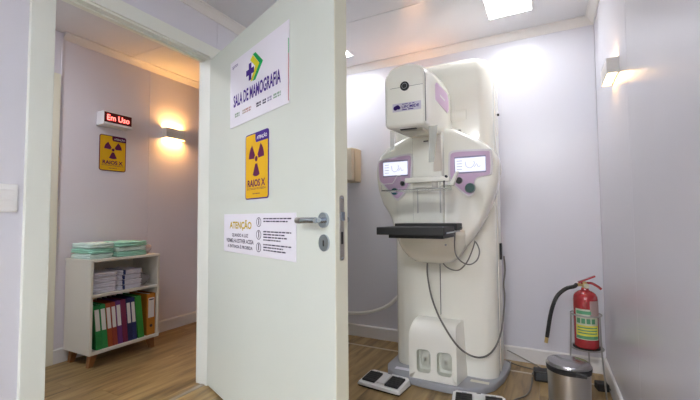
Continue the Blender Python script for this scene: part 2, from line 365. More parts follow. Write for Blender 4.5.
# ------------------------------------------------------------------ signs
def door_sign(name, s0, s1, z0, z1, label, thick=0.004):
    """root at the sign's lower left corner on the door face, local x along the door"""
    a = math.radians(-22)
    p = Vector((-1.952, 1.741, 0)) + Vector((math.cos(a), math.sin(a), 0))*s0
    r = thing(name, (p.x, p.y, z0), -22, label, 'sign')
    obj('board', bm_box(0, s1-s0, -thick, 0, 0, z1-z0, 0.0008, 1), PAPER, r)
    return r, s1-s0, z1-z0, -thick-0.0007
r, W_, H_, Y_ = door_sign('room_name_sign', 0.348, 1.005, 1.588, 1.975, 'large white room name sign SALA DE MAMOGRAFIA with coloured cross and arrow')
obj('lettering', text_bm('SALA DE MAMOGRAFIA', 0.050, 0.585, 0.112, 0.182, Y_, bold=0.03), PURPLE, r)
obj('small_lettering', text_bm('apmm', 0.030, 0.105, 0.335, 0.358, Y_), PURPLE, r)
cx, cz = 0.262, 0.262; q = 0.0155
cr = [(-q, 3*q), (q, 3*q), (q, q), (3*q, q), (3*q, -q), (q, -q), (q, -3*q), (-q, -3*q), (-q, -q), (-3*q, -q), (-3*q, q), (-q, q)]
obj('arrow_mark', bm_prism([(cx+0.030, cz+0.085), (cx+0.062, cz+0.085), (cx+0.145, cz+0.015), (cx+0.062, cz-0.060), (cx+0.030, cz-0.060), (cx+0.105, cz+0.015)], 'y', Y_, Y_+0.0006), GREEN, r)
obj('arrow_mark', bm_prism([(cx+0.0, cz+0.062), (cx+0.032, cz+0.080), (cx+0.104, cz+0.015), (cx+0.032, cz-0.055), (cx+0.004, cz-0.055), (cx+0.060, cz+0.012)], 'y', Y_, Y_+0.0006), LYEL, r)
obj('cross_mark', bm_prism([(cx+a, cz+b) for a, b in cr], 'y', Y_-0.0006, Y_), PURPLE, r)
for x0, x1, m in ((0.07, 0.13, LOGOG), (0.17, 0.20, LOGOB), (0.205, 0.275, LOGOR), (0.335, 0.385, INK), (0.405, 0.44, INK), (0.455, 0.50, SCRBAR), (0.515, 0.585, LOGOG)):
    t = words_bm(x0, x1, 0.052, 0.008, Y_); words_bm(x0, x1, 0.064, 0.010, Y_, t); obj('partner_logo', t, m, r)
obj('edge_stripe', bm_box(W_-0.006, W_-0.001, Y_, Y_+0.0006, 0.01, 0.23), REDINK, r)
obj('edge_stripe', bm_box(W_-0.006, W_-0.001, Y_, Y_+0.0006, 0.23, 0.30), GREEN, r)

def radiation_poster(r, W, Hh, m_ink):
    obj('backing', bm_prism(rrect(0, W, 0, Hh, 0.018), 'y', -0.003, 0), m_ink, r)
    obj('yellow_field', bm_prism(rrect(0.006, W-0.006, 0.006, Hh-0.006, 0.014), 'y', -0.0037, -0.003), YELLOW, r)
    y = -0.0044; k = W/0.255
    tg = obj('header_tag', bm_prism([(W*0.46, Hh-0.006), (W*0.46, Hh-0.035*k), (W*0.50, Hh-0.052*k), (W-0.004, Hh-0.052*k), (W-0.004, Hh-0.012), (W-0.012, Hh-0.006)], 'y', y, -0.0037), PURPLE if m_ink is PURPLE else MAROON, r)
    obj('header_lettering', text_bm('ATENÇÃO', W*0.53, W*0.95, Hh-0.043*k, Hh-0.018*k, y-0.0006, bold=0.02), PAPER, tg)
    cx, cz = W*0.50, Hh*0.60
    for a0 in (150, 30, 270):
        pts = [(cx+rr*math.cos(math.radians(a0+d)), cz+rr*1.05*math.sin(math.radians(a0+d))) for rr, ds in ((0.024*k, (-24, 0, 24)), (0.085*k, (26, 13, 0, -13, -26))) for d in ds]
        obj('trefoil_blade', bm_prism(pts, 'y', y, -0.0037), MAROON, r)
    obj('trefoil_hub', bm_disc_y(cx, cz, 0.014*k, y, -0.0037), MAROON, r)
    obj('lettering', text_bm('RAIOS X', W*0.12, W*0.88, Hh*0.185, Hh*0.295, y, bold=0.035), MAROON, r)
    obj('small_lettering', text_bm('ENTRADA PROIBIDA', W*0.10, W*0.90, Hh*0.140, Hh*0.172, y), MAROON, r)
    obj('fine_print', words_bm(W*0.35, W*0.65, Hh*0.075, 0.004, y), MAROON, r)
a = math.radians(-22); p = Vector((-1.952, 1.741, 0)) + Vector((math.cos(a), math.sin(a), 0))*0.556
r = thing('radiation_poster', (p.x, p.y, 1.165), -22, 'yellow radiation warning poster with purple tag on the open door', 'poster')
radiation_poster(r, 0.258, 0.345, PURPLE)
r = thing('radiation_poster', (XC, 1.773, 1.473), 90, 'yellow radiation warning poster below the red lit sign in the corridor', 'poster')
radiation_poster(r, 0.222, 0.302, MAROON)

r, W_, H_, Y_ = door_sign('notice_sign', 0.271, 1.063, 0.875, 1.090, 'long white notice headed ATENÇÃO in gold letters beside the door lever')
obj('heading', text_bm('ATENÇÃO', 0.085, 0.365, 0.125, 0.182, Y_, bold=0.03), GOLD, r)
for i, (s, x0, x1) in enumerate((('QUANDO A LUZ', 0.120, 0.325), ('VERMELHA ESTIVER ACESA', 0.040, 0.390), ('A ENTRADA É PROIBIDA', 0.058, 0.378))):
    obj('notice_line', text_bm(s, x0, x1, 0.086-i*0.030, 0.108-i*0.030, Y_, bold=0.025), INK, r)
for i, z in enumerate((0.172, 0.108, 0.045)):
    ring = bm_loft([[(0.446+0.026*q_*math.cos(t*math.pi/12), yy, z+0.024*q_*math.sin(t*math.pi/12)) for t in range(24)] for q_, yy in ((1, Y_), (1, Y_-0.0005), (0.86, Y_-0.0005), (0.86, Y_))], cap=False)
    ic = obj('icon', ring, INK, r)
    obj('icon_figure', bm_box(0.442, 0.450, Y_, Y_+0.0006, z-0.014, z+0.008, bm=bm_disc_y(0.446, z+0.013, 0.005, Y_, Y_+0.0006, 10)), INK, ic)
    for k in range((2, 4, 3)[i]):
        obj('text_line', words_bm(0.495, random.uniform(0.64, 0.765) if k else 0.755, z+0.014-k*0.0135, 0.006, Y_), INK, r)

# lit sign in the corridor
r = thing('lit_sign', (XC, 1.753, 1.845), 90, 'white boxed sign with red glowing words Em Uso on the corridor wall', 'sign')
hs = bm_box(-0.006, 0.232, -0.10, 0, 0, 0.108, 0.004)
obj('housing', hs, WHITEP, r)
obj('screen', bm_box(0.0, 0.226, -0.1015, -0.1, 0.016, 0.098), LEDBACK, r)
obj('glowing_lettering', text_bm('Em Uso', 0.022, 0.205, 0.034, 0.080, -0.1022, bold=0.01), LEDRED, r)
obj('lip', bm_box(-0.008, 0.234, -0.108, 0.0, -0.006, 0.004, 0.002), WHITEP, r)

# light switch by the doorway
r = thing('light_switch', (XL, 0.672, 1.099), 90, 'white double rocker light switch plate left of the doorway', 'light switch')
obj('plate', bm_box(0, 0.078, -0.008, 0, 0, 0.116, 0.003), WHITEP, r)
for z in (0.020, 0.062): obj('rocker', bm_prism([(-0.009, z), (-0.0135, z+0.030), (-0.008, z+0.034), (-0.006, z)], 'x', 0.017, 0.061), WHITEP, r)

# ------------------------------------------------------------------ lamps
def sconce(loc, rz, label, e_mat, L=0.215, D=0.062, Hh=0.082):
    r = thing('wall_lamp', loc, rz, label, 'wall lamp', 'up and down wall lamps')
    t = 0.004
    b = bm_box(0, L, -D, -D+t, 0, Hh); bm_box(0, t, -D+t, 0, 0, Hh, bm=b); bm_box(L-t, L, -D+t, 0, 0, Hh, bm=b)
    obj('housing', b, mat('sconce_white', (0.72, 0.70, 0.68), rough=0.4), r)
    obj('back_plate', bm_box(t, L-t, -0.006, -0.001, 0.002, Hh-0.002), WHITEP, r)
    obj('diffuser', bm_box(t, L-t, -D+t, -0.008, Hh-0.022, Hh-0.019), e_mat, r)
    obj('diffuser', bm_box(t, L-t, -D+t, -0.008, 0.019, 0.022), e_mat, r)
sconce((XC, 2.345, 1.846), 90, 'white wall lamp glowing warm up and down in the corridor', SCON_C, Hh=0.098)
sconce((XR, 2.385, 1.755), -90, 'white wall lamp with warm light on the glossy right wall', SCON_R, D=0.050, Hh=0.075)
sconce((-1.07, YB, 1.97), 0, 'white wall lamp glowing warm on the back wall behind the machine head', SCON_B)
def ceiling_light(cx, cy, hx, label, m=PANEL_E, z=H, hw=None):
    r = thing('ceiling_light', (cx, cy, z), 0, label, 'ceiling light', 'square ceiling light panels')
    f = 0.008; b = bm_box(-hx-f, hx+f, -hx-f, -hx, -0.006, 0)
    bm_box(-hx-f, hx+f, hx, hx+f, -0.006, 0, bm=b); bm_box(-hx-f, -hx, -hx, hx, -0.006, 0, bm=b); bm_box(hx, hx+f, -hx, hx, -0.006, 0, bm=b)
    obj('frame', b, WHITEP, r); obj('diffuser', bm_box(-hx, hx, -hx, hx, -0.003, -0.001), m, r)
ceiling_light(-0.192, 2.635, 0.134, 'square white ceiling light panel above the machine and right wall')
ceiling_light(-1.587, 2.70, 0.134, 'square white ceiling light panel half hidden behind the open door')
ceiling_light(-0.12, -2.0, 0.30, 'unseen fill light panel added behind the camera by the right wall', FILL_E)  # added out of view to light the machine front
ceiling_light(-1.60, -1.7, 0.30, 'unseen fill light panel added behind the camera by the door wall', FILL_DOOR_E)  # added out of view to light the open door
ceiling_light(-2.66, 0.55, 0.134, 'unseen fill light panel added on the corridor ceiling', FILL_CORR_E, HC)  # unseen panel added to brighten the corridor

# ------------------------------------------------------------------ corridor cabinet and its contents
CX, CY0, CY1, CZ0, CZ1 = -2.905, 1.543, 2.083, 0.093, 0.774
cb = thing('low_cabinet', (XC+0.016, CY0, 0), 90, 'low white open cabinet with two compartments and wooden legs', 'cabinet')
LW, LD = CY1-CY0, CX-XC-0.016
t_ = 0.018
obj('side_panel', bm_box(0, t_, -LD, 0, CZ0, CZ1-t_, 0.001, 1), CABW, cb)
obj('side_panel', bm_box(LW-t_, LW, -LD, 0, CZ0, CZ1-t_, 0.001, 1), CABW, cb)
obj('top_panel', bm_box(-0.002, LW+0.002, -LD-0.002, 0, CZ1-t_, CZ1, 0.0015, 1), CABW, cb)
obj('bottom_panel', bm_box(t_, LW-t_, -LD, 0, CZ0, CZ0+0.024, 0.001, 1), CABW, cb)
obj('shelf', bm_box(t_, LW-t_, -LD+0.004, 0, 0.500, 0.519, 0.001, 1), CABW, cb)
obj('back_panel', bm_box(t_, LW-t_, -0.006, 0, CZ0, CZ1-t_), CABW, cb)
for lx in (0.05, LW-0.05):
    for ly in (-LD+0.05, -0.05):
        sx = -0.02 if lx < 0.2 else 0.02
        obj('leg', bm_loft([[(lx+sx+0.016*a_, ly+0.016*b_, 0) for a_, b_ in ((-1, -1), (1, -1), (1, 1), (-1, 1))], [(lx+0.024*a_, ly+0.024*b_, CZ0) for a_, b_ in ((-1, -1), (1, -1), (1, 1), (-1, 1))]]), LEGW, cb)

def binder(y0, wd, hh, lean, col, label, labcol=True, z0=CZ0+0.024, finger=False, depth=0.24):
    r = thing('binder', (CX-0.012, y0, z0), 90, label, 'binder', 'ring binders in the cabinet')
    r.rotation_euler = (0, 0, math.pi/2)
    col = tuple(c*0.72 for c in col); m = mat('binder_%d_%d_%d' % tuple(int(c*1000) for c in col), col, rough=0.5)  # shade inside the cabinet darkened into the binder colours
    sh = math.tan(math.radians(lean))
    def lb(x0, x1, ya, yb, za, zb):
        t = bm_box(x0, x1, ya, yb, za, zb, 0.0012, 1)
        for v in t.verts: v.co.x += v.co.z*sh
        return t
    cov = lb(0, 0.003, 0.0, depth, 0, hh); join(cov, lb(wd-0.003, wd, 0.0, depth, 0, hh)); join(cov, lb(0.003, wd-0.003, 0.0, 0.003, 0, hh))
    obj('cover', cov, m, r)
    obj('pages', lb(0.0045, wd-0.0045, 0.02, depth-0.01, 0.006, hh-0.012), PAPER, r)
    if labcol: obj('spine_label', lb(wd*0.14, wd*0.86, -0.0016, -0.0004, hh*0.42, hh*0.90), mat('label_white', (0.75, 0.74, 0.72), rough=0.6), r)
    if finger:
        obj('finger_hole', bm_disc_y(wd*0.5+sh*hh*0.22, hh*0.22, 0.012, -0.0016, 0.0004), BLACKM, r)
        obj('spine_print', lb(wd*0.22, wd*0.78, -0.0024, -0.0016, hh*0.84, hh*0.87), INK, r)
y = 1.598
GR, OR, RD, PU, MA, NV, LG, AM = (0.02, 0.30, 0.08), (0.48, 0.10, 0.03), (0.38, 0.04, 0.04), (0.20, 0.05, 0.26), (0.26, 0.03, 0.10), (0.02, 0.03, 0.13), (0.05, 0.40, 0.06), (0.62, 0.24, 0.02)
specs = [(0.036, 0.325, 3.0, GR, 'dark green binder with white spine label at the end of the row'),
         (0.034, 0.325, 3.0, (0.03, 0.36, 0.10), 'green binder leaning second in the row beside orange ones'),
         (0.030, 0.325, 2.5, OR, 'rust orange binder with white label beside the green binders'),
         (0.030, 0.325, 2.5, (0.42, 0.07, 0.05), 'brick red binder with white spine label'),
         (0.032, 0.33, 2.5, PU, 'purple binder with white spine label'),
         (0.032, 0.33, 2.0, MA, 'maroon binder between purple and navy ones'),
         (0.030, 0.33, 2.0, NV, 'navy blue binder with white label beside the maroon one'),
         (0.030, 0.33, 1.5, (0.025, 0.04, 0.17), 'dark blue binder with white label beside the bright green one'),
         (0.042, 0.335, 4.0, LG, 'bright green binder leaning against the orange lever file')]
for i, (wd, hh, ln, col, lab) in enumerate(specs):
    wd *= 1.17; binder(y, wd, hh, -6.0 if i == 8 else -5.2, col, lab, labcol=(i not in (5, 8))); y += wd+0.0015
    if i == 7: y += 0.008
# lean is taken up on the side of the next binder; the last one stands straight
binder(1.984, 0.072, 0.335, 0, AM, 'wide orange lever arch file with white label and finger hole', finger=True)

def folded(loc, sx, sy, sz, m, label, group, layers=3, rz=90, strap=None, seed=0, cat='folded cloth'):
    rnd = random.Random(seed)
    r = thing('folded_cloth', loc, rz+rnd.uniform(-3, 3), label, cat, group)
    t = bmesh.new(); lh = sz/layers
    for k in range(layers):
        q = bm_box(-sx/2+rnd.uniform(0, .006), sx/2-rnd.uniform(0, .008), -sy/2+rnd.uniform(0, .008), sy/2-rnd.uniform(0, .006), k*lh, (k+1)*lh+0.0015)
        bmesh.ops.subdivide_edges(q, edges=q.edges[:], cuts=5, use_grid_fill=True)
        for v in q.verts:
            u, w_, z = v.co.x/(sx/2), v.co.y/(sy/2), (v.co.z-k*lh)/lh-0.5
            edge = max(abs(u), abs(w_))
            if edge > 0.93:
                f = 1-0.05*(abs(z)*2)**2; v.co.x *= f; v.co.y *= f
            if 0.25 < z+0.5: v.co.z += 0.004*math.sin(7*u+3*k+seed)*math.cos(5*w_+seed)*(1 if k == layers-1 else 0.3)
        join(t, q)
    obj('cloth', t, m, r, 'all')
    if strap: obj('ribbon', bm_box(strap-0.008, strap+0.008, -sy/2-0.002, sy/2+0.001, sz*0.05, sz+0.003, 0.002), NAVY, r)
    return r
# mint linen on the cabinet top: two piles side by side
zt = CZ1
for k, (m, hh) in enumerate(((MINT, 0.036), (MINT2, 0.028), (MINT, 0.036))):
    folded((CX-0.155, 1.868, zt), 0.245, 0.24, hh, m, ('mint green folded sheet at the bottom of the pile on the cabinet', 'pale blue green folded sheet in the middle of the cabinet-top pile', 'mint green folded sheet on top of the pile by the clear bag')[k], 'mint linen on the cabinet', 2, seed=k)
    zt += hh+0.0062
zt = CZ1
for k, (m, hh) in enumerate(((MINT2, 0.034), (MINT, 0.032), (MINT2, 0.034))):
    folded((CX-0.165, 1.634+0.004*k, zt), 0.178, 0.25, hh, m, ('pale mint folded gown at the bottom of the narrow pile on the cabinet', 'mint folded gown in the middle of the narrow pile on the cabinet', 'pale mint folded gown on top of the narrow pile on the cabinet')[k], 'mint gowns on the cabinet', 2, seed=k+5)
    zt += hh+0.0062
# white linen on the shelf
for pile, (cy, sw) in enumerate(((1.660, 0.172), (1.850, 0.186))):
    zt = 0.520
    for k in range(4):
        hh = (0.036, 0.030, 0.034, 0.030)[(k+pile) % 4]
        folded((CX-0.145, cy+(0.003 if k % 2 else -0.003), zt), sw, 0.25, hh, LINEN, '%s white folded linen of the %s pile on the cabinet shelf' % (('lowest', 'second lowest', 'second highest', 'topmost')[k], ('plain', 'navy-ribboned')[pile]), 'white linen on the shelf', 2, seed=20+k+pile*7, strap=(-0.055 if pile else None))
        zt += hh+0.0062
def bag(loc, sx, sy, sz, label, m):
    rnd = random.Random(3); t = bmesh.new(); bmesh.ops.create_icosphere(t, subdivisions=3, radius=1)
    for v in t.verts:
        n = 1+rnd.uniform(-0.13, 0.13); v.co = Vector((v.co.x*sx/2*n, v.co.y*sy/2*n, max(0, (v.co.z*0.5+0.5)*sz*n)))
        if v.co.z < 0.12*sz: v.co.z = 0
    o = tag(obj('plastic_bag', t, m, None, 'all'), label, 'plastic bag'); o.location = loc; o.rotation_euler = (0, 0, math.pi/2)
bag((CX-0.13, 2.002, 0.520), 0.09, 0.16, 0.10, 'crumpled clear plastic bag beside the white linen on the shelf', BAG)
bag((CX-0.12, 2.030, CZ1+0.001), 0.065, 0.12, 0.085, 'crumpled pinkish clear bag beside the mint linen on the cabinet', mat('pink_bag', (0.80, 0.66, 0.66), rough=0.3, alpha=0.55, bump=0.8, bscale=25))

# ------------------------------------------------------------------ the mammography machine
MX, MY = -0.63, 2.58
mc = thing('mammography_machine', (MX, MY, 0), 0, 'tall white mammography machine with lilac control panels and black tray', 'medical machine')
def L(v): return Vector((v[0]-MX, v[1]-MY, v[2]))
def lx(x): return x-MX
def ly(y_): return y_-MY
# base plate
basep = [(-1.02, 2.50), (-0.985, 2.42), (-0.90, 2.362), (-0.735, 2.332), (-0.57, 2.325), (-0.455, 2.345), (-0.365, 2.405), (-0.312, 2.49), (-0.275, 2.63), (-0.258, 2.80), (-0.258, 2.93), (-1.02, 2.93)]
bp_ = obj('base_plate', bm_prism([(lx(a_), ly(b_)) for a_, b_ in basep], 'z', 0, 0.045, 0.008), GREYP, mc)
obj('base_sticker', bm_box(lx(-0.945), lx(-0.84), ly(2.435), ly(2.475), 0.045, 0.0458), PAPER, bp_)
obj('base_sticker', bm_box(lx(-0.455), lx(-0.345), ly(2.458), ly(2.492), 0.045, 0.0458), mat('sticker_cream', (0.72, 0.70, 0.60)), bp_)
# tower: rounded column with arched top
def tower_ring(z, inset=0.0):
    x0, x1, y0, y1 = lx(-0.980)+inset, lx(-0.298)-inset, ly(2.530)+inset*0.8, ly(2.86)-inset*0.5
    r = 0.085
    out = []
    for cx_, cy_, a0, rr in ((x1-0.02, y1-0.02, 0, 0.02), (x0+0.02, y1-0.02, 90, 0.02), (x0+r, y0+r*1.0, 180, r), (x1-r, y0+r*1.0, 270, r)):
        for k in range(8):
            an = math.radians(a0+90*k/7); out.append((cx_+rr*math.cos(an), cy_+rr*math.sin(an), z))
    # gentle belly on the front cover
    return [(x_, y__-0.018*max(0, 1-(x_/0.30)**2) if y__ < ly(2.60) else y__, z_) for x_, y__, z_ in out]
rings = [tower_ring(z, i) for z, i in ((0.046, 0.004), (0.07, 0), (0.8, 0), (1.6, 0), (2.02, 0.0), (2.075, 0.012), (2.108, 0.035), (2.126, 0.070), (2.132, 0.12))]
tw = obj('tower_cover', bm_loft(rings), MACH, mc, True)
obj('side_panel', bm_box(lx(-0.298)-0.001, lx(-0.294), ly(2.665), ly(2.85), 0.06, 1.97, 0.002), MACH2, mc)
obj('centre_seam', bm_box(lx(-0.6455), lx(-0.6435), ly(2.510), ly(2.53), 0.42, 0.80), mat('seam', (0.16, 0.155, 0.14)), mc)
obj('side_bolt', bm_tube([(lx(-0.295), ly(2.80), 1.78), (lx(-0.281), ly(2.80), 1.78)], 0.009, 10, 0), DARK, mc)
obj('side_socket', bm_box(lx(-0.295), lx(-0.281), ly(2.735), ly(2.775), 0.775, 0.885, 0.004), DARK, mc)
# front foot housing with two rounded recesses
fx0, fx1, fy0, fy1 = lx(-0.812), lx(-0.512), ly(2.350), ly(2.525)
body_y = ly(2.41)
prof = [(fy0+0.025, 0.045), (fy0+0.0, 0.05), (fy0+0.004, 0.30), (fy0+0.012, 0.355), (fy0+0.035, 0.392), (fy0+0.07, 0.408), (fy1, 0.412), (fy1, 0.045)]
def plate_with_holes(x0, x1, z0, z1, holes, y):
    """front plate with rounded window openings: each cell is bridged from its border to the window"""
    t = bmesh.new()
    xs = [x0] + [(holes[i][1]+holes[i+1][0])/2 for i in range(len(holes)-1)] + [x1]
    for i, h in enumerate(holes):
        hr = rrect(*h, 4); n = len(hr); cx_, cz_ = (h[0]+h[1])/2, (h[2]+h[3])/2
        outer = []
        for px_, pz_ in hr:
            dx, dz = px_-cx_, pz_-cz_
            s_ = min(((xs[i+1]-cx_)/dx if dx > 1e-9 else (xs[i]-cx_)/dx if dx < -1e-9 else 1e9), ((z1-cz_)/dz if dz > 1e-9 else (z0-cz_)/dz if dz < -1e-9 else 1e9))
            outer.append((cx_+dx*s_, cz_+dz*s_))
        for (cxn, czn) in ((xs[i], z0), (xs[i], z1), (xs[i+1], z0), (xs[i+1], z1)):
            k = min(range(n), key=lambda j: (outer[j][0]-cxn)**2+(outer[j][1]-czn)**2); outer[k] = (cxn, czn)
        vo = [t.verts.new((a_, y, b_)) for a_, b_ in outer]; vh = [t.verts.new((a_, y, b_)) for a_, b_ in hr]
        vi = [t.verts.new((a_, y+0.006, b_)) for a_, b_ in hr]
        for k in range(n):
            j = (k+1) % n
            t.faces.new((vo[k], vo[j], vh[j], vh[k])); t.faces.new((vh[k], vh[j], vi[j], vi[k]))
    bmesh.ops.recalc_face_normals(t, faces=t.faces[:])
    return t
def recess(h, y, d):
    """pocket behind a window, its back wall swelling into a rounded toe form"""
    hr = rrect(*h, 4); cx_, cz_ = (h[0]+h[1])/2, (h[2]+h[3])/2
    rg = [[(cx_+(a_-cx_)*q_, y+e, cz_+(b_-cz_)*q_) for a_, b_ in hr] for q_, e in ((1.0, 0.004), (0.99, d), (0.75, d+0.004), (0.5, d-0.012), (0.15, d-0.016))]
    t = bm_loft(rg, cap=False); t.faces.new(t.verts[-len(hr):]) if False else None
    return t
holes = [(lx(-0.762), lx(-0.672), 0.088, 0.232, 0.026), (lx(-0.632), lx(-0.540), 0.088, 0.232, 0.026)]
fh = plate_with_holes(fx0, fx1, 0.046, 0.290, holes, fy0)
# curved hood above, side walls and back
arc = [(fy0, 0.290), (fy0+0.003, 0.322), (fy0+0.014, 0.354), (fy0+0.034, 0.378), (fy0+0.060, 0.391), (fy0+0.095, 0.396), (fy1, 0.397)]
def xin(z): return 0.0 if z < 0.33 else (z-0.33)*0.28
def fl(y_): return 0.030*(y_-fy0)/(fy1-fy0)
hood = bm_loft([[(fx0+xin(z), y_, z) for y_, z in arc], [(fx1-xin(z)+fl(y_), y_, z) for y_, z in arc]], cap=False, closed=False); join(fh, hood)
for xx, sgn in ((fx0, 1), (fx1, -1)):
    t = bmesh.new(); t.faces.new([t.verts.new((xx+sgn*xin(z)+(fl(y_) if sgn < 0 else 0), y_, z)) for y_, z in arc + [(fy1, 0.046), (fy0, 0.046)]]); join(fh, t)
bmesh.ops.remove_doubles(fh, verts=fh.verts[:], dist=1e-5); bmesh.ops.recalc_face_normals(fh, faces=fh.faces[:])
fo = obj('foot_housing', fh, mat('machine_bright', (0.95, 0.945, 0.88), rough=0.22, coat=0.4), mc, True)
for h in holes: obj('foot_recess', recess(h, fy0, 0.055), mat('recess_shade', (0.66, 0.67, 0.60), rough=0.35), fo, True)  # grey stands in for the shade inside the recesses

# gantry: shield-shaped body
GP = [(400, 143), (389, 150), (381.5, 160), (379.5, 175), (381, 190), (386, 205), (392, 219), (397, 234), (405, 247), (418, 257), (435, 261.5), (452, 258.5), (469, 244), (484, 221), (495, 196), (500, 176), (500, 161), (494, 150), (480, 140), (465, 133), (450, 128.5), (425, 131)]
g2 = smooth_poly([(lambda v: (v.x-MX, v.z))(at(x_, y_, Y=2.38)) for x_, y_ in GP], 3)
gc = (sum(p[0] for p in g2)/len(g2), sum(p[1] for p in g2)/len(g2))
def gring(y_, s, dz=0.0): return [(gc[0]+(p[0]-gc[0])*s, ly(y_), gc[1]+(p[1]-gc[1])*s+dz) for p in g2]
gan = bm_loft([gring(2.545, 0.96), gring(2.47, 0.99), gring(2.40, 1.0), gring(2.355, 0.995), gring(2.325, 0.98), gring(2.303, 0.955), gring(2.290, 0.92), gring(2.283, 0.875)] + [gring(2.28, q_) for q_ in (0.81, 0.75, 0.69, 0.63, 0.57, 0.5, 0.4, 0.25)])
# hollow hand grips low on both flanks
for v in gan.verts:
    for gx, gz, rx, rz_ in ((lx(-0.385), 1.10, 0.07, 0.14), (lx(-0.905), 1.10, 0.06, 0.13)):
        d2 = ((v.co.x-gx)/rx)**2+((v.co.z-gz)/rz_)**2
        if d2 < 1 and v.co.y < ly(2.42): v.co.y += 0.045*(1-d2)**0.7
obj('gantry_body', gan, MACH, mc, 'all')
# bowl beneath the tray
bw = []
for z, hw, yf in ((0.985, 0.215, 2.175), (0.955, 0.215, 2.172), (0.90, 0.205, 2.185), (0.86, 0.185, 2.20), (0.82, 0.155, 2.235), (0.79, 0.12, 2.28), (0.777, 0.07, 2.33)):
    ring = []
    for k in range(17):
        an = math.pi*k/16; cxs = -math.cos(an); ring.append((0.0-0.012+hw*math.copysign(abs(cxs)**0.6, cxs), ly(2.42)-(2.42-yf)*math.sin(an)**0.45, z))
    bw.append(ring)
obj('lower_bowl', bm_loft(bw), MACH2, mc, 'all')
# C-arm column with slots
obj('arm_column', bm_box(lx(-0.735), lx(-0.548), ly(2.235), ly(2.32), 0.97, 1.62, 0.012), MACH, mc, True)
for x_ in (-0.703, -0.563):
    obj('slot', bm_box(lx(x_)-0.004, lx(x_)+0.004, ly(2.233), ly(2.237), 1.09, 1.30, 0.001), mat('slot_grey', (0.55, 0.54, 0.50)), mc)
obj('warm_light_strip', bm_box(lx(-0.600), lx(-0.552), ly(2.230), ly(2.236), 1.34, 1.585, 0.003), mat('column_warm_light', (0.84, 0.77, 0.68), rough=0.35), mc)  # warm light on the column, painted as a thin strip
obj('column_mark', bm_box(lx(-0.660), lx(-0.630), ly(2.232), ly(2.236), 1.525, 1.532), DARK, mc)
# tube head
HX0, HX1 = -0.767, -0.545
hcx = (HX0+HX1)/2; hw = (HX1-HX0)/2
def head_section(y_, zt, zb, w_, rt, rb, arch):
    out = []
    for cx_, cz_, a0, rr in ((w_-rt, zt-rt, 0, rt), (-w_+rt, zt-rt, 90, rt), (-w_+rb, zb+rb, 180, rb), (w_-rb, zb+rb, 270, rb)):
        for k in range(7):
            an = math.radians(a0+90*k/6); out.append([cx_+rr*math.cos(an), cz_+rr*math.sin(an)])
        if a0 == 0:
            for k in range(1, 6): out.append([(w_-rt)*(1-2*k/6), zt])
    return [(lx(hcx)+x_, ly(y_), z_-(arch*(x_/w_)**2 if z_ > (zt+zb)/2 else 0)) for x_, z_ in out]
secs = [(1.880, 1.866, 1.562, hw-0.016, 0.032, 0.012, 0.036), (1.8825, 1.874, 1.554, hw-0.008, 0.036, 0.016, 0.036), (1.890, 1.882, 1.548, hw-0.002, 0.040, 0.018, 0.036), (1.900, 1.886, 1.546, hw, 0.042, 0.02, 0.036),
        (2.00, 1.910, 1.552, hw+0.001, 0.042, 0.022, 0.036), (2.12, 1.929, 1.556, hw+0.001, 0.046, 0.025, 0.036), (2.26, 1.944, 1.562, hw, 0.05, 0.03, 0.036), (2.38, 1.949, 1.572, hw-0.001, 0.055, 0.035, 0.036),
        (2.46, 1.942, 1.588, hw-0.003, 0.06, 0.04, 0.036), (2.52, 1.920, 1.612, hw-0.008, 0.06, 0.045, 0.034), (2.57, 1.880, 1.645, hw-0.018, 0.06, 0.05, 0.03), (2.60, 1.835, 1.68, hw-0.04, 0.05, 0.05, 0.02)]
hd = obj('tube_head', bm_loft([head_section(*q_) for q_ in secs]), MACH, mc, True)
# shell seams of the head
SEAM = MATS.get('seam')
for fx in (-1, 1):
    pts = [(lx(hcx)+fx*(hw-0.0015), ly(1.8935), z_) for z_ in (1.565, 1.65, 1.74, 1.808)] + [(lx(hcx)+fx*(hw-0.012), ly(1.8935), 1.838), (lx(hcx)+fx*(hw-0.032), ly(1.8935), 1.858), (lx(hcx)+fx*(hw-0.07), ly(1.8935), 1.876)]
    obj('shell_seam', bm_tube(pts, 0.0030, 6, 3), SEAM, hd)
yf_ = ly(1.8795)
obj('seam_line', bm_box(lx(-0.735), lx(-0.555), yf_-0.0008, yf_+0.002, 1.757, 1.7585), SEAM, hd)
kn = obj('round_dial', bm_disc_y(lx(-0.652), 1.760, 0.024, yf_-0.008, yf_+0.01), DARK, hd, True)
obj('dial_mark', bm_loft([[(lx(-0.652)+0.015*q_*math.cos(k*math.pi/10), yf_-0.0084, 1.760+0.015*q_*math.sin(k*math.pi/10)) for k in range(20)] for q_ in (1, 0.85)], cap=False), GREYP, kn)
lg = obj('maker_badge', bm_box(lx(-0.722), lx(-0.565), yf_-0.0016, yf_+0.002, 1.628, 1.672), mat('badge_lilac', (0.66, 0.63, 0.72), rough=0.5), hd)
bl = bm_disc_y(lx(-0.705), 1.648, 0.012, yf_-0.0024, yf_-0.0016, 12); bm_disc_y(lx(-0.694), 1.652, 0.012, yf_-0.0024, yf_-0.0016, 12, bm=bl); bm_disc_y(lx(-0.686), 1.648, 0.009, yf_-0.0024, yf_-0.0016, 12, bm=bl)
obj('badge_mark', bl, PURPLE, lg)
obj('badge_lettering', text_bm('UFCMIDE', lx(-0.670), lx(-0.575), 1.642, 1.658, yf_-0.0022, bold=0.03), PURPLE, lg)
obj('badge_lettering', words_bm(lx(-0.668), lx(-0.60), 1.633, 0.0045, yf_-0.0022), PURPLE, lg)
obj('badge_lettering', words_bm(lx(-0.668), lx(-0.60), 1.663, 0.0035, yf_-0.0022), PURPLE, lg)
xs_ = lx(HX1)
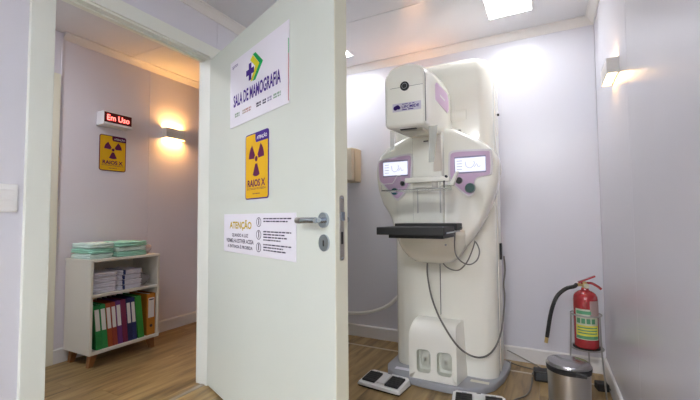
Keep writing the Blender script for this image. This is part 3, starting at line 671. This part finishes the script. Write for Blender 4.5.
sp = [(ly(2.085), 1.730), (ly(2.085), 1.818), (ly(2.12), 1.840), (ly(2.38), 1.848), (ly(2.41), 1.82), (ly(2.41), 1.745), (ly(2.375), 1.724)]
ip = obj('side_inlay', bm_prism(sp, 'x', xs_-0.010, xs_+0.0014), LILAC, hd)
obj('inlay_mark', bm_box(xs_+0.0014, xs_+0.002, ly(2.19), ly(2.31), 1.778, 1.790), RIM, ip)
obj('beam_port', bm_box(lx(-0.715), lx(-0.585), ly(1.97), ly(2.10), 1.538, 1.556, 0.003), mat('port_cream', (0.62, 0.60, 0.52), rough=0.4), hd)
obj('port_slot', bm_box(lx(-0.705), lx(-0.615), ly(1.945), ly(1.965), 1.545, 1.556), DARK, hd)
obj('head_hub', bm_tube([(lx(-0.62), ly(2.60), 1.74), (lx(-0.455), ly(2.60), 1.74)], 0.085, 28, 0), MACH, mc, True)
obj('head_arm', bm_box(lx(-0.735), lx(-0.548), ly(2.30), ly(2.56), 1.40, 1.72, 0.02), MACH, mc, True)
obj('gantry_catch', bm_box(lx(-0.505), lx(-0.470), ly(2.40), ly(2.42), 1.60, 1.615, 0.002), DARK, mc)

# control panels
def control_panel(out_px, scr_px, kn_px, right):
    Yp = 2.276
    op = [(lambda v: (v.x-MX, v.z))(at(x_, y_, Y=Yp)) for x_, y_ in out_px]
    sm = smooth_poly(op, 3)
    c0 = (sum(p[0] for p in sm)/len(sm), sum(p[1] for p in sm)/len(sm))
    rim = obj('panel_rim', bm_prism([(c0[0]+(p[0]-c0[0])*1.10, c0[1]+(p[1]-c0[1])*1.10) for p in sm], 'y', ly(2.270), ly(2.30), 0.003), RIM, mc)
    pn = obj('control_panel', bm_prism(sm, 'y', ly(2.267), ly(2.272), 0.0015), LILAC, mc)
    sc = [(lambda v: (v.x-MX, v.z))(at(x_, y_, Y=2.266)) for x_, y_ in scr_px]
    x0, x1 = (sc[0][0]+sc[3][0])/2, (sc[1][0]+sc[2][0])/2; z1, z0 = (sc[0][1]+sc[1][1])/2, (sc[2][1]+sc[3][1])/2
    obj('screen_bar', bm_box(x0-0.003, x1+0.003, ly(2.2655), ly(2.268), z0-0.009, z1+0.009), SCRBAR, pn)
    s = obj('screen', bm_box(x0, x1, ly(2.2645), ly(2.267), z0, z1), SCREEN, pn)
    ys = ly(2.264); ww, hh = x1-x0, z1-z0
    for k in range(4): obj('menu_line', bm_box(x0+ww*0.06, x0+ww*0.24, ys-0.0006, ys, z0+hh*(0.18+0.2*k), z0+hh*(0.21+0.2*k)), SCRINK, s)
    cxx, czz = x0+ww*0.52, z0+hh*0.52
    pts = [(cxx-ww*0.17, ys-0.001, czz+hh*0.20), (cxx-ww*0.15, ys-0.001, czz-hh*0.10), (cxx-ww*0.05, ys-0.001, czz-hh*0.26), (cxx+ww*0.05, ys-0.001, czz-hh*0.20), (cxx+ww*0.13, ys-0.001, czz+hh*0.05), (cxx+ww*0.10, ys-0.001, czz+hh*0.22)]
    obj('screen_drawing', bm_tube(pts, 0.0010, 5, 3), SCRINK, s)
    obj('screen_drawing', bm_tube([(cxx+ww*0.12, ys-0.001, czz-hh*0.22), (cxx+ww*0.20, ys-0.001, czz+hh*0.02), (cxx+ww*0.24, ys-0.001, czz-hh*0.20), (cxx+ww*0.32, ys-0.001, czz-hh*0.16)], 0.0010, 5, 2), SCRINK, s)
    for x_, y_, rr, col in kn_px:
        v = at(x_, y_, Y=2.262)
        k = obj('push_button', bm_disc_y(v.x-MX, v.z, rr, ly(2.256), ly(2.268)), col, pn, True)
        obj('button_ring', bm_loft([[(v.x-MX+rr*q_*math.cos(i*math.pi/12), ly(yy), v.z+rr*q_*math.sin(i*math.pi/12)) for i in range(24)] for q_, yy in ((1.18, 2.268), (1.15, 2.259), (1.0, 2.257), (0.98, 2.268))], cap=False), mat('button_ring', (0.25, 0.27, 0.30), rough=0.3, metal=0.5), k)
DGREEN = mat('button_green', (0.01, 0.07, 0.06), rough=0.3)
TEAL = mat('button_teal', (0.02, 0.10, 0.13), rough=0.3)
control_panel([(381, 162), (395, 158), (409, 155.5), (411, 160), (410.5, 176), (408, 186), (400, 197), (396, 198), (391, 192), (384, 184), (380.5, 180), (379.5, 168)],
              [(383.5, 163.8), (407.5, 160), (407.5, 173.5), (383.5, 177)], [(402.5, 183.5, 0.014, DARK), (394.5, 191.5, 0.020, TEAL)], False)
control_panel([(453, 153), (470, 151.5), (487, 151), (490, 154), (490.5, 171), (488, 175), (478, 177), (474.5, 181), (474, 190), (471, 194), (466, 193.5), (455, 184), (451, 179), (450.5, 160)],
              [(455, 158), (485.5, 157), (485.5, 171), (455, 172)], [(459, 180.5, 0.018, DARK), (470, 188, 0.026, DGREEN)], True)
obj('maker_mark', bm_box(lx(-0.368), lx(-0.322), ly(2.2855), ly(2.29), 1.275, 1.283), mat('mark_grey', (0.45, 0.43, 0.42)), mc)

# black image tray and its support
tr = obj('image_tray', bm_box(lx(-0.812), lx(-0.452), ly(1.85), ly(2.09), 0.974, 1.014, 0.003), BLACKM, mc)
obj('tray_back_bar', bm_box(lx(-0.800), lx(-0.440), ly(2.09), ly(2.235), 0.992, 1.030, 0.003), BLACKM, mc)
obj('tray_under_plate', bm_box(lx(-0.775), lx(-0.475), ly(1.93), ly(2.20), 0.953, 0.972, 0.003), DARK, mc)
obj('tray_rail', bm_box(lx(-0.4515), lx(-0.4455), ly(1.88), ly(2.21), 0.982, 0.990, 0.001), CHROME, tr)
for y_ in (1.90, 2.18): obj('tray_bolt', bm_lathe([(0.005, 1.014), (0.005, 1.018)], 10, (lx(-0.470), ly(y_))) if y_ < 2.0 else bm_tube([(lx(-0.44), ly(y_), 1.005), (lx(-0.428), ly(y_), 1.005)], 0.006, 10, 0), CHROME, tr)
obj('bowl_screw', bm_disc_y(lx(-0.525), 0.905, 0.005, ly(2.18), ly(2.20), 10), GREYP, mc)
# compression paddle: white carrier and clear tray
pc = obj('paddle_carrier', bm_box(lx(-0.720), lx(-0.470), ly(2.05), ly(2.10), 1.262, 1.290, 0.004), MACH, mc, True)
obj('carrier_arm', bm_box(lx(-0.690), lx(-0.575), ly(2.10), ly(2.24), 1.235, 1.300, 0.006), MACH, pc, True)
obj('carrier_bracket', bm_prism([(lx(-0.520), 1.235), (lx(-0.505), 1.252), (lx(-0.462), 1.252), (lx(-0.430), 1.310), (lx(-0.418), 1.310), (lx(-0.445), 1.235)], 'y', ly(2.04), ly(2.08), 0.003), MACH, pc)
obj('carrier_knob', bm_tube([(lx(-0.480), ly(2.05), 1.285), (lx(-0.480), ly(2.03), 1.285)], 0.007, 10, 0), DARK, pc)
obj('paddle_plate', bm_box(lx(-0.800), lx(-0.456), ly(1.90), ly(2.06), 1.210, 1.214), CLEAR, mc)
pf = obj('paddle_front', bm_prism([(lx(-0.800), 1.210), (lx(-0.800), 1.246), (lx(-0.735), 1.248), (lx(-0.708), 1.288), (lx(-0.690), 1.290), (lx(-0.690), 1.210)], 'y', ly(1.90), ly(1.904)), CLEAR, mc)
obj('paddle_edge', bm_tube([(lx(-0.802), ly(1.898), 1.209), (lx(-0.456), ly(1.898), 1.209)], 0.0016, 6, 0), mat('edge_grey', (0.45, 0.46, 0.45), rough=0.3), mc)
obj('paddle_edge', bm_tube([(lx(-0.802), ly(1.898), 1.209), (lx(-0.802), ly(1.898), 1.246), (lx(-0.735), ly(1.898), 1.248), (lx(-0.708), ly(1.898), 1.288), (lx(-0.690), ly(1.898), 1.290)], 0.0022, 6, 0), RIM, mc)
obj('paddle_side', bm_box(lx(-0.462), lx(-0.456), ly(1.90), ly(2.06), 1.214, 1.250), CLEAR, mc)
# clear face shield hanging from the head
obj('face_shield', bm_prism([(lx(-0.553), 1.555), (lx(-0.505), 1.555), (lx(-0.512), 1.50), (lx(-0.528), 1.36), (lx(-0.556), 1.36), (lx(-0.552), 1.46)], 'y', ly(1.972), ly(1.976)), mat('shield_plastic', (0.85, 0.88, 0.86), rough=0.2, trans=0.65, ior=1.1), mc)
obj('face_shield', bm_prism([(lx(-0.775), 1.555), (lx(-0.745), 1.555), (lx(-0.752), 1.45), (lx(-0.775), 1.44)], 'y', ly(1.972), ly(1.976)), MATS['shield_plastic'], mc)
# cables belonging to the machine
def cab(name, pts, r=0.0042, m=CABLE, parent=mc): return obj(name, bm_tube([L(p_) for p_ in pts], r, 8, 5), m, parent, 'all')
cab('hanging_cable', [at(427.5, 261, Y=2.34), at(427.5, 275, Y=2.42), at(431, 295, Y=2.42), at(437, 312, Y=2.36), at(444, 326, Y=2.325), at(455, 343, Y=2.32), at(466, 353, Y=2.34), at(478, 357.5, Y=2.41), at(488, 355, Y=2.48), at(496, 346, Y=2.52), at(501.5, 330, Y=2.60), at(503.8, 312, Y=2.66), at(504.6, 296, Y=2.70), at(503.6, 284, Y=2.73), at(505.0, 270, Y=2.76), at(503.8, 256, Y=2.76)], 0.0056)
cab('loop_cable', [at(455, 232, Y=2.17), at(454.5, 245, Y=2.16), at(456, 255, Y=2.16), at(462, 262, Y=2.2), at(470, 264.5, Y=2.25), at(477, 260, Y=2.29), at(479.5, 252, Y=2.30), at(477.5, 245, Y=2.30), at(474.5, 241, Y=2.32)], 0.0038)
cab('loop_cable', [at(441.5, 261, Y=2.33), at(446, 266.5, Y=2.32), at(453, 270, Y=2.28), at(460, 269.5, Y=2.25), at(467, 262, Y=2.25), at(472, 251, Y=2.29), at(475, 241.5, Y=2.32)], 0.0038)
# white corrugated hose from the tower to the wall
hp = [Vector((-0.993, 2.74, 0.52)), Vector((-1.02, 2.80, 0.45)), at(398, 297, Y=2.88), at(391, 303.5, Y=2.90), at(383, 308, Y=2.92), at(373, 311.3, Y=2.96), at(362, 313, Y=3.02), at(350, 313, Y=3.07), at(340, 312, Y=3.085)]
hose = tag(obj('corrugated_hose', bm_tube(hp, 0.0125, 12, 6), mat('white_hose', (0.78, 0.78, 0.76), rough=0.4), None, True), 'white corrugated hose sagging from the machine to the back wall', 'hose')
rib = bmesh.new()
def cr_pt(P, s):
    i = min(int(s), len(P)-2); t = s-i
    p0, p1, p2, p3 = P[max(i-1, 0)], P[i], P[i+1], P[min(i+2, len(P)-1)]
    return 0.5*((2*p1)+(-p0+p2)*t+(2*p0-5*p1+4*p2-p3)*t*t+(-p0+3*p1-3*p2+p3)*t**3)
for k in range(66):
    s = 0.3+k*(len(hp)-1.6)/66; c_ = cr_pt(hp, s); d_ = (cr_pt(hp, s+0.02)-cr_pt(hp, s-0.02)).normalized()*0.0028
    bm_tube([c_-d_, c_+d_], 0.0148, 12, 0, bm=rib)
obj('hose_ribs', rib, MATS['white_hose'], hose, True)

# ------------------------------------------------------------------ foot pedals
def pedal(cx, cy, rz, label):
    r = thing('foot_pedal', (cx, cy, 0), rz, label, 'foot pedal', 'double foot pedals')
    hw, hd = 0.148, 0.088
    b = bm_prism([(-hw, -hd), (-hw+0.02, -hd-0.006), (hw-0.02, -hd-0.006), (hw, -hd), (hw, hd-0.02), (hw-0.02, hd), (-hw+0.02, hd), (-hw, hd-0.02)], 'z', 0.010, 0.030, 0.004)
    for v in b.verts:
        if v.co.z > 0.02: v.co.z += 0.018*(v.co.y+hd)/(2*hd); v.co.x *= 0.96; v.co.y *= 0.97
    obj('body', b, WHITEP, r)
    obj('foot_rim', bm_box(-hw+0.006, hw-0.006, -hd+0.003, hd-0.006, 0, 0.011), DARK, r)
    sl = 0.018/(2*hd)
    def slab(x0, x1, y0, y1, h0, h1, bev=0.003):
        q = bm_box(x0, x1, y0, y1, 0, h1-h0, bev)
        for v in q.verts: v.co.z += 0.030+h0+sl*(v.co.y+hd)
        return q
    for x0, x1 in ((-0.125, -0.035), (0.035, 0.125)):
        t = obj('tread', slab(x0, x1, -0.070, 0.045, 0.0005, 0.012), BLACKM, r)
        for k in range(5): obj('tread_rib', slab(x0+0.006, x1-0.006, -0.062+k*0.022, -0.054+k*0.022, 0.012, 0.0145, 0), DARK, t)
    obj('centre_hump', slab(-0.026, 0.026, -0.06, 0.06, 0.0005, 0.009), WHITEP, r)
    obj('pictogram', slab(-0.012, 0.012, 0.064, 0.076, 0.0005, 0.003, 0), DARK, r)
    for x_ in (-0.08, 0.08): obj('pictogram', slab(x_-0.013, x_+0.013, 0.062, 0.070, 0.0005, 0.0012, 0), GREYP, r)
pedal(-0.945, 2.258, -6, 'double foot pedal with black treads on the wood floor beside the base plate')
pedal(-0.368, 2.232, 9, 'double foot pedal with black treads in front of the cream base sticker')

# ------------------------------------------------------------------ beige box on the back wall
wx = -1.501
r = thing('wall_box', (wx-0.24, YB, 1.385), 0, 'beige wall-mounted dispenser box seen past the door edge', 'dispenser')
obj('box_body', bm_box(0, 0.24, -0.125, 0, 0, 0.30, 0.006), BEIGE, r)
obj('box_front', bm_box(0.003, 0.238, -0.182, -0.128, 0.003, 0.297, 0.010), mat('beige_front', (0.60, 0.54, 0.42), rough=0.4), r)

# ------------------------------------------------------------------ fire extinguisher on its wire stand
ex, ey = 0.190, 2.735
st = thing('extinguisher_stand', (ex, ey, 0), 0, 'grey wire floor stand holding the red fire extinguisher', 'stand')
def ring_bm(rad, z, rr, n=28):
    t = bmesh.new(); rs = []
    for k in range(n+1):
        an = 2*math.pi*k/n; c_ = Vector((rad*math.cos(an), rad*math.sin(an), z)); o_ = Vector((math.cos(an), math.sin(an), 0))
        rs.append([c_+(o_*math.cos(j*math.pi/3)+Vector((0, 0, 1))*math.sin(j*math.pi/3))*rr for j in range(6)])
    return bm_loft(rs, cap=False)
EZ = 0.272
obj('upper_ring', ring_bm(0.082, 0.468, 0.004), WIRE, st, True)
obj('lower_ring', ring_bm(0.087, EZ-0.006, 0.004), WIRE, st, True)
obj('tray_disc', bm_lathe([(0.075, EZ-0.005), (0.075, EZ-0.001)], 28), BLACKM, st)
for an in (200, 320, 80):
    c_, s_ = math.cos(math.radians(an)), math.sin(math.radians(an))
    obj('leg', bm_tube([(0.086*c_, 0.086*s_, 0.470), (0.091*c_, 0.091*s_, EZ), (0.110*c_, 0.110*s_, 0.005)], 0.0045, 8, 0), WIRE, st, True)
xt = thing('fire_extinguisher', (ex, ey, EZ), 0, 'red fire extinguisher with black hose and yellow green label', 'fire extinguisher')
R0 = 0.0655
obj('cylinder', bm_lathe([(0.060, 0), (R0, 0.006), (R0, 0.285), (R0*0.97, 0.303), (R0*0.85, 0.320), (R0*0.6, 0.333), (0.022, 0.341), (0.018, 0.355)], 40), RED, xt, True)
def wrap(z0, z1, a0, a1, off, n=14):
    return bm_loft([[((R0+off)*math.cos(math.radians(a0+(a1-a0)*k/n)), (R0+off)*math.sin(math.radians(a0+(a1-a0)*k/n)), z) for k in range(n+1)] for z in (z0, z1)], cap=False, closed=False)
lbk = obj('label', wrap(0.055, 0.235, 215, 330, 0.0012), mat('label_pale', (0.60, 0.62, 0.50), rough=0.45), xt, 'all')
obj('label_field', wrap(0.060, 0.140, 218, 327, 0.002), LABY, lbk, 'all')
obj('label_field', wrap(0.060, 0.078, 218, 327, 0.0026), LABG, lbk, 'all')
for a0 in (222, 245, 268, 291): obj('label_field', wrap(0.150, 0.180, a0, a0+18, 0.002), LABG, lbk, 'all')
for k in range(3): obj('label_text', wrap(0.090+k*0.016, 0.097+k*0.016, 225, 320, 0.0026), LABG, lbk, 'all')
obj('label_field', wrap(0.205, 0.225, 220, 290, 0.002), LABG, lbk, 'all')
obj('inspection_tag', wrap(0.190, 0.285, 285, 345, 0.0018), mat('tag_grey', (0.42, 0.30, 0.28), rough=0.5), xt, 'all')
vv = bm_lathe([(0.016, 0.354), (0.016, 0.381), (0.011, 0.391)], 16); bm_tube([(0, 0, 0.371), (-0.045, -0.01, 0.371)], 0.010, 12, 0, bm=vv)
obj('valve', vv, BRASS, xt, True)
def bar(p0, p1, w0, w1, h):
    p0, p1 = Vector(p0), Vector(p1); d_ = (p1-p0).normalized(); sd = Vector((-d_.y, d_.x, 0)).normalized(); u_ = d_.cross(sd)
    return bm_loft([[p_+sd*a_*w_+u_*b_*h for a_, b_ in ((-1, -1), (1, -1), (1, 1), (-1, 1))] for p_, w_ in ((p0, w0), (p1, w1))])
obj('top_lever', bar((-0.035, -0.010, 0.386), (0.055, 0.0, 0.428), 0.012, 0.010, 0.0045), RED, xt)
obj('carry_handle', bm_tube([(-0.02, -0.005, 0.378), (0.03, 0, 0.384), (0.060, 0, 0.371), (0.085, 0, 0.351)], 0.0075, 8), RED, xt, True)
obj('gauge', bm_disc_y(0.008, 0.368, 0.014, -0.028, -0.016, 16), mat('gauge_pale', (0.6, 0.58, 0.45)), xt)
def Lx(v): return Vector((v.x-ex, v.y-ey, v.z-EZ))
ho = obj('hose', bm_tube([(-0.045, -0.01, 0.371), Lx(at(574, 286.5, Y=2.70)), Lx(at(566, 288.5, Y=2.68)), Lx(at(558, 295, Y=2.67)), Lx(at(553.5, 304, Y=2.66)), Lx(at(550.5, 315, Y=2.66)), Lx(at(548.5, 327, Y=2.66)), Lx(at(547, 337, Y=2.66))], 0.0115, 12, 5), BLACKM, xt, 'all')
obj('nozzle', bm_tube([Lx(at(547, 336.5, Y=2.66)), Lx(at(546, 342.5, Y=2.66))], 0.0105, 12, 0), BRASS, ho, True)

# ------------------------------------------------------------------ pedal bin
bx, by_ = 0.070, 2.145
bn = thing('pedal_bin', (bx, by_, 0), 0, 'round brushed steel bin with dark rim before the extinguisher stand', 'bin')
obj('body', bm_lathe([(0.087, 0.018), (0.087, 0.02), (0.0935, 0.316), (0.0935, 0.320)], 48), STEEL, bn, True)
obj('base_ring', bm_lathe([(0.087, 0), (0.0895, 0.004), (0.0895, 0.019), (0.085, 0.022)], 40), DARK, bn, True)
obj('rim', bm_lathe([(0.087, 0.320), (0.097, 0.321), (0.099, 0.341), (0.095, 0.345)], 48), DARK, bn, True)
lid = obj('lid', bm_lathe([(0.0935, 0.345), (0.099, 0.347), (0.094, 0.354), (0.092, 0.360), (0.071, 0.366), (0.042, 0.370), (0.0, 0.3715)], 48), mat('polished_steel', (0.38, 0.365, 0.365), rough=0.2, metal=1.0), bn, True)
obj('lid_hinge', bm_box(0.025, 0.070, -0.100, -0.085, 0.322, 0.344, 0.004), DARK, bn)
obj('pedal', bm_box(-0.02, 0.02, -0.12, -0.08, 0.008, 0.018, 0.003), DARK, bn)

# ------------------------------------------------------------------ floor electrics
r = thing('power_box', (-0.068, 2.80, 0), 6, 'black power supply box on the floor by the bin', 'power box')
obj('case', bm_box(-0.042, 0.048, -0.045, 0.035, 0, 0.068, 0.008), DARK, r)
obj('front_face', bm_box(-0.030, 0.036, -0.0465, -0.0445, 0.014, 0.055, 0.0004, 1), mat('face_grey', (0.06, 0.065, 0.07), rough=0.3), r)
r = thing('plug_block', (0.268, 2.81, 0), 12, 'black plug block on the floor by the right wall beneath the extinguisher', 'plug')
obj('case', bm_box(-0.035, 0.028, -0.04, 0.03, 0, 0.045, 0.006), DARK, r)
obj('cord', bm_tube([(0.028, -0.02, 0.02), (0.045, -0.06, 0.006), (0.050, -0.12, 0.005)], 0.004, 8), CABLE, r)
def wire(pts, label, r=0.0042, m=CABLE): tag(obj('cable', bm_tube(pts, r, 8, 5), m, None, 'all'), label, 'cable')
wire([Vector((-0.262, 2.90, 0.12)), at(508, 350.5, Y=2.95), at(517, 355, Y=2.97), at(528, 361, Y=2.97), at(538, 366, Y=2.94), Vector((-0.07, 2.86, 0.05)), Vector((-0.068, 2.835, 0.04))], 'grey cable hanging from the machine back down to the black power box', m=mat('cable_grey_light', (0.25, 0.24, 0.22)))
wire([Vector((-0.262, 2.86, 0.06)), at(507, 360.5, Y=2.90), at(514, 364, Z=0.006), at(524, 367, Z=0.006), at(533, 369.5, Z=0.006), Vector((-0.119, 2.82, 0.02))], 'dark cable lying on the floor from the machine base to the power box')
wire([Vector((-0.117, 2.76, 0.02)), at(532, 382, Z=0.006), at(530, 390, Z=0.006), at(525, 396, Z=0.006), at(515, 399.5, Z=0.006), Vector((-0.235, 2.31, 0.012))], 'dark cable from the power box to the foot pedal')
